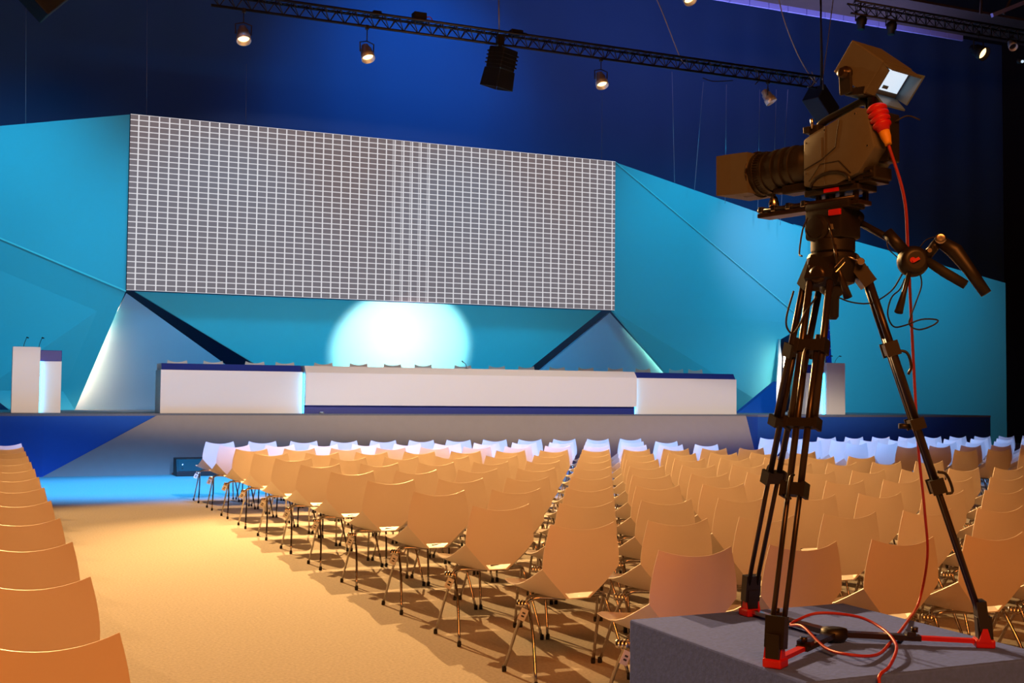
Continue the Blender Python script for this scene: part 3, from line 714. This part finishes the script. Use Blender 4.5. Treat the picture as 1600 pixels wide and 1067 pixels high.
# rear connector
b = MB(); cp = Vector((-.213, .042, zz(2.448))); dv = Vector((-.36, .0, -1)).normalized()
b.lathe(cp, dv, [(0, .026), (.010, .036), (.018, .036), (.022, .025), (.026, .025), (.030, .036), (.038, .036), (.042, .025), (.046, .025), (.050, .035), (.058, .035), (.062, .024), (.066, .024), (.070, .032), (.078, .032), (.084, .024), (.10, .02)], 18); con = b.build('cable_connector', M['red'], tv); con['label'] = 'ribbed red cable connector'
b = MB(); b.lathe(cp+dv*.09, dv, [(0, .02), (.03, .018), (.05, .013), (.06, .012)], 14); b.build('cable_sleeve', M['yellow'], tv)['label'] = 'yellow cable sleeve'
b = MB(); b.box((-.24, -.06, zz(2.26)), (-.19, .004, zz(2.43)), .006); b.build('rear_adapter', M['camd'], tv)
b = MB(); b.tube(smooth_path([(-.24, -.03, zz(2.40)), (-.27, -.06, zz(2.42)), (-.30, -.09, zz(2.405))], 4), .003, 6); b.build('rear_lead', M['rubber'], tv)

# ------------------------------------------------------------------ red cable
bpy.context.view_layer.update()
s = tv.matrix_world @ (cp+dv*.145)
low = on(2, BZ+.012, 1443, 935); zl_ = []
hang = []
for X, Y, t in ((1413, 310, .1), (1419, 400, .22), (1427, 560, .45), (1435, 700, .62), (1445, 800, .75), (1449, 870, .84)):
    D = (s.x*math.sin(YAW)+s.y*math.cos(YAW))*(1-t)+(low.x*math.sin(YAW)+low.y*math.cos(YAW))*t; hang.append(atZ(X, Y, D))
lowpts = [on(2, BZ+.01, *q) for q in ((1436, 940), (1415, 975), (1392, 1003), (1370, 1023), (1330, 1030), (1290, 1018), (1255, 1002), (1236, 990), (1245, 982), (1280, 979), (1340, 985), (1378, 995), (1398, 1010), (1400, 1025), (1389, 1042))]
lowpts[5].z += .012; lowpts[4].z += .014; lowpts[12].z += .016; lowpts[13].z += .014
for k in (9, 10): lowpts[k].z += .05
lowpts[8].z += .03; lowpts[11].z += .03
lowpts[6].z += .05; lowpts[7].z += .03
e = on(1, by0-.012, 1376, 1053)
path = smooth_path([s]+hang+lowpts+[Vector((e.x, by0-.008, BZ-.0)), Vector((e.x-.01, by0-.02, BZ-.05)), Vector((e.x, by0-.03, .25)), Vector((e.x-.1, by0-.1, .01))], 8)
b = MB(); b.tube(path, .0055, 8); tag(b.build('camera_cable', M['rcable']), 'red cable hanging from the camera and looping on the riser', 'cable')

# ------------------------------------------------------------------ truss and fixtures
def truss(name, x0, x1, y, z, hgt, label, cell=.25, slope=0):
    r = empty(name, (x0, y, z), label, 'truss'); n = int((x1-x0)/cell); L_ = x1-x0
    ch = [(0, 0), (hgt, 0), (hgt/2, hgt*.87)]
    ch = [(-hgt/2, hgt), (hgt/2, hgt), (0, 0), ]
    for (dy, dz) in ch: MB().tube([(0, dy, dz), (L_, dy, dz)], .023, 8).build('chord', M['truss'], r)
    b = MB()
    for i in range(n):
        xa, xb = L_*i/n, L_*(i+1)/n; xm = (xa+xb)/2
        for p, q in ((0, 2), (1, 2), (0, 1)):
            A_, B_ = ch[p], ch[q]
            b.tube([(xa, *A_), (xm, *B_)], .009, 5); b.tube([(xm, *B_), (xb, *A_)], .009, 5)
    b.build('lacing', M['steel' if False else 'truss'], r)
    return r
tz = (on(1, TY, 640, 47).z+on(1, TY, 1000, 103).z)/2
txe = on(1, TY, 1276, 128).x
truss('lighting_truss', on(1, TY, 330, 5).x, txe, TY, tz, .20, 'long black lattice truss with par lamps above the stage front') if False else truss('lighting_truss', on(1, TY, 330, 5).x, txe, TY, tz, .20, 'long black lattice truss carrying lamps above the stage')
def parcan(p, aim, label, lit=True, s=1., group='par lamps hanging from the long truss', up=.30, m='can'):
    r = empty('par_lamp', p, label, 'stage lamp', group)
    a = (Vector(aim)-Vector(p)).normalized()
    b = MB(); b.lathe(-a*.13*s, a, [(0, .03*s), (.01*s, .05*s), (.07*s, .06*s), (.075*s, .075*s), (.15*s, .08*s), (.155*s, .09*s), (.24*s, .095*s), (.24*s, .088*s), (.17*s, .07*s)], 24); b.build('can', M[m], r)
    b = MB(); b.lathe(a*.035*s, a, [(0, .072*s), (.02*s, .078*s), (.03*s, .06*s), (.034*s, .01*s)], 20); b.build('lens', M['lamp' if lit else 'glass'], r)
    b = MB(); sd = a.cross(Vector((0, 0, 1))).normalized()
    b.tube([sd*.10*s, sd*.105*s+Vector((0, 0, .13*s)), Vector((0, 0, .16*s)), -sd*.105*s+Vector((0, 0, .13*s)), -sd*.10*s], .009*s, 6, False); b.build('yoke', M['body'], r)
    b = MB(); b.tube([(0, 0, .16*s), (0, 0, up)], .008, 6); b.box((-.025, -.03, up-.03), (.025, .03, up+.04), .004); b.build('hook_clamp', M['body'], r)
    return r
nm = ['leftmost par lamp hanging from the long truss, lit warm', 'second par lamp from the left on the long truss, lit warm', 'par lamp right of the black barn-door spotlight on the truss, lit warm', 'rightmost par lamp on the long truss above the camera, lit pale']
for p, l, a in zip(PARP, nm, [(0, -.5, -1), (.1, -.5, -1), (0, -.5, -1), (.5, -.4, -1)]):
    q = p+Vector((0, 0, .08)); parcan(q, q+Vector(a), l, s=1.2, up=tz-q.z-.02)
# big black spotlight with closed barn doors
p = on(1, TY-.1, 781, 109)
r = empty('theatre_spotlight', p, 'black spotlight with barn doors hanging from the middle of the truss', 'stage lamp')
a = Vector((-.12, .22, -1)).normalized(); R_ = a.to_track_quat('-Z', 'Y').to_matrix().to_4x4() @ Matrix.Scale(1.3, 4)
def local(o): o.matrix_local = R_; return o
b = MB(); b.box((-.15, -.13, .0), (.15, .13, .28), .02); 
for k in range(4): b.box((-.16, -.14, .05+k*.05), (.16, .14, .07+k*.05))
local(b.build('housing', M['body'], r))
b = MB()
b.prism([(-.15, .13, 0), (.15, .13, 0), (.165, .14, -.24), (-.165, .14, -.24)], (0, .008, 0)); b.prism([(-.15, -.13, 0), (.15, -.13, 0), (.165, -.14, -.24), (-.165, -.14, -.24)], (0, -.008, 0))
b.prism([(.15, -.13, 0), (.15, .13, 0), (.17, .135, -.24), (.17, -.135, -.24)], (.008, 0, 0)); b.prism([(-.15, -.13, 0), (-.15, .13, 0), (-.17, .135, -.24), (-.17, -.135, -.24)], (-.008, 0, 0))
local(b.build('barn_doors', M['body'], r))
b = MB(); b.tube([(-.2, 0, .05), (-.2, 0, .30), (0, 0, .34), (.2, 0, .30), (.2, 0, .05)], .014, 8, False); b.tube([(0, 0, .34), (0, 0, .52)], .035, 8); b.box((-.06, -.05, .42), (.06, .05, .6), .005); b.build('yoke', M['body'], r)
# small units on top of the truss
for X, Y, sx, sz, l in ((588, 22, .14, .05, 'small low black unit on the truss above the second lamp'), (655, 26, .22, .13, 'black electronics box sitting on the truss left of the spotlight'), (806, 44, .22, .07, 'flat black cable coil unit on the truss right of the spotlight')):
    p = on(1, TY, X, Y); r = empty('truss_unit', (p.x, TY, tz+.215), l, 'control box')
    MB().box((-sx/2, -.08, 0), (sx/2, .08, sz), .01).build('casing', M['body'], r)
    b = MB(); b.tube(smooth_path([(sx/2, 0, sz*.5), (sx/2+.08, 0, sz*.7), (sx/2+.14, -.02, 0)], 4), .008, 6); b.build('lead', M['red'] if X == 655 else M['body'], r)
# suspension ropes and wires
def wire(pts, y, r_, label, m='wire', sag=False, name='hanging_wire'):
    P = [on(1, y, *q) for q in pts]
    b = MB(); b.tube(smooth_path(P, 6) if len(P) > 2 else P, r_, 6); tag(b.build(name, M[m]), label, 'wire', 'suspension wires above the set')
for i, (X, yb_, yt, Y, l) in enumerate(((40, 193, -20, 25.6, 'thin vertical wire at far left above the left facet'), (229, 180, -20, 25.3, 'thin vertical wire above the upper left screen corner'), (384, 197, 100, 25.3, 'faint thin wire above the screen below the leftmost lamp'),
      (940, 248, 145, 25.3, 'faint thin wire above the upper right screen corner'))):
    wire([(X, yb_), (X+1, yt)], Y, .004, l)
for pts, l in (([(1054, 285), (1050, 112)], 'thin wire rising from the right facet to the truss, leftmost of the group'), ([(1085, 298), (1099, 128)], 'slightly slanted thin wire right of the leftmost one over the right facet'), ([(1133, 318), (1135, 132)], 'thin wire just left of the camera lens hood'),
      ([(1184, 337), (1187, 140)], 'thin wire passing behind the lens hood and right lamp'), ([(1207, 345), (1213, 140)], 'thin wire directly behind the lens barrel'), ([(1219, 352), (1231, 140)], 'rightmost slanted thin wire behind the lens barrel')):
    wire(pts, 24.8, .006, l)
wire([(780, 52), (779, -20)], TY, .012, 'steel rope holding the middle of the truss', name='suspension_rope')
wire([(1022, -10), (1036, 22), (1062, 88), (1072, 100)], TY, .010, 'pale cable slanting down from the top to the truss', name='power_cable')
wire([(1214, -10), (1228, 40), (1248, 88), (1268, 122), (1276, 130)], TY, .012, 'pale curved cable dropping onto the right truss end', name='power_cable')
wire([(1281, -20), (1284, 60), (1286, 140)], TY, .014, 'dark steel rope holding the right truss end', 'truss', name='suspension_rope')
wire([(1303, -10), (1294, 60), (1285, 125)], TY, .010, 'pale slanted sling meeting the rope at the truss end', name='suspension_rope')
wire([(1268, 112), (1273, 124), (1268, 134), (1262, 136)], TY-.1, .010, 'short pale cable loop around the truss end', name='power_cable')
wire([(1182, 108), (1187, 122), (1180, 132)], TY-.1, .010, 'short dark cable loop hanging from the truss left of last lamp', 'truss', name='power_cable')
wire([(1098, 122), (1115, 127), (1145, 126)], TY-.1, .009, 'shallow cable swag under the truss right part', 'truss', name='power_cable')
# dark fixture behind the camera
p = on(1, 19.5, 1283, 165)
r = empty('loudspeaker', p, 'dark flown box hanging behind the television camera handle', 'speaker')
b = MB(); b.box((-.35, -.2, -.18), (.30, .2, .22), .02); o = b.build('cabinet', mat('charcoal_box', (.012, .014, .03), .6), r); o.rotation_euler = (0, .65, .3)
b = MB(); b.tube([(0, 0, .1), (0, 0, 13.5-p.z)], .02, 8); b.build('hanger', M['body'], r)
# gallery beam at the top right
gy = 24.
gA, gB = on(1, gy, 1110, -4), on(1, gy, 1510, 66); gz = (gA.z+gB.z)/2
gtop = None
r = empty('gallery_beam', (gA.x, gy, gz), 'lavender edged overhead beam with tan underside at top right', 'beam')
L_ = on(1, gy, 1506, 66).x-gA.x
b = MB(); n = 14
for i in range(n): b.box((L_*i/n, 0, 0), (L_*(i+1)/n-.02, .06, .16), .005)
b.build('edge_board', M['lav'], r)
MB().box((0, -1.6, .14), (L_+4, 0, .2)).build('underside', M['tan'], r)
q1_, q2_ = on(1, gy-1.7, 1550, 24)-r.location, on(1, gy-1.7, 1625, -6)-r.location
MB().beam(q1_, q2_, .08, .10).build('brace', M['lav'], r)
for X_ in (1532, 1568):
    a_, b_ = on(1, gy-1.7, X_, 22)-r.location, on(1, gy-1.7, X_+(2 if X_ < 1540 else 22), -25)-r.location
    MB().beam(a_, b_, .05, .05).build('strut', M['tan'], r)
b = MB()
for i in range(4): b.box((1.2*i+.3, -.9, .2), (1.2*i+.36, -.84, 1.5))
b.build('hanger', M['tan'], r)
# second truss at top right
p = on(1, 18.9, 1400, 28)
truss('lighting_truss', on(1, 18.9, 1330, 20).x, p.x+4, 18.9, on(1, 18.9, 1480, 46).z, .22, 'short dark truss in the upper right corner before the tan beam')
p = on(1, 18.85, 1529, 80); parcan(p, p+Vector((.15, -.8, -.55)), 'brightly lit warm lamp with round yoke at upper right', s=1.6, group='lamps in the upper right corner', up=on(1, 18.9, 1480, 46).z-p.z+.02, m='body')
p = on(1, 18.8, 1581, 70); parcan(p, p+Vector((-.3, -.8, -.9)), 'unlit silver lamp at right picture edge beside the bright one', False, s=1., group='lamps in the upper right corner', up=on(1, 18.9, 1480, 46).z-p.z+.02)
p = on(1, 18.3, 1597, 96); b = MB(); b.lathe(p, (0, -1, -.3), [(0, .03), (.02, .03)], 12); b.mi = 1; b.lathe(p+Vector((0, .1, .03)), (0, -1, -.3), [(0, .05), (.095, .04)], 12); tag(b.build('signal_lamp', [M['vf'], M['body']]), 'tiny white point lamp at the right picture edge', 'lamp')
p = on(1, 18.5, 1074, -3); parcan(p+Vector((0, 0, .05)), p+Vector((.1, -.7, -.8)), 'lit warm lamp cut off by the top picture edge', s=1.4, group='lamps in the upper right corner', up=13.45-p.z)
for X, Y, l in ((1345, 34, 'dark profile lamp hanging left of the monitor hood top'), (1392, 42, 'larger dark moving head lamp above the viewfinder')):
    p = on(1, 18.9, X, Y); r = empty('profile_lamp', p, l, 'stage lamp', 'dark lamps over the viewfinder')
    b = MB(); b.lathe((0, 0, -.16), (.1, 0, 1), [(0, .07), (.1, .075), (.12, .10), (.22, .11), (.27, .06)], 16); b.build('housing', M['body'], r)
    b = MB(); b.tube([(-.13, 0, 0), (-.13, 0, .2), (0, 0, .24), (.13, 0, .2), (.13, 0, 0)], .012, 6, False); b.tube([(0, 0, .24), (0, 0, .4)], .015, 6); b.build('yoke', M['body'], r)
# dark fixture in the upper left corner
p = on(1, 20.8, 62, -10)
r = empty('flown_fixture', p, 'dark brown angular box hanging in the upper left corner', 'speaker')
b = MB(); b.box((-.34, -.28, -.25), (.34, .28, .42), .02); o = b.build('cabinet', mat('dark_brown_box', (.012, .010, .007), .6), r); o.rotation_euler = (0, .75, .2)
b = MB(); b.tube([(0, 0, .2), (0, 0, 13.5-p.z)], .02, 6); b.build('hanger', M['body'], r)
bpy.context.view_layer.update()
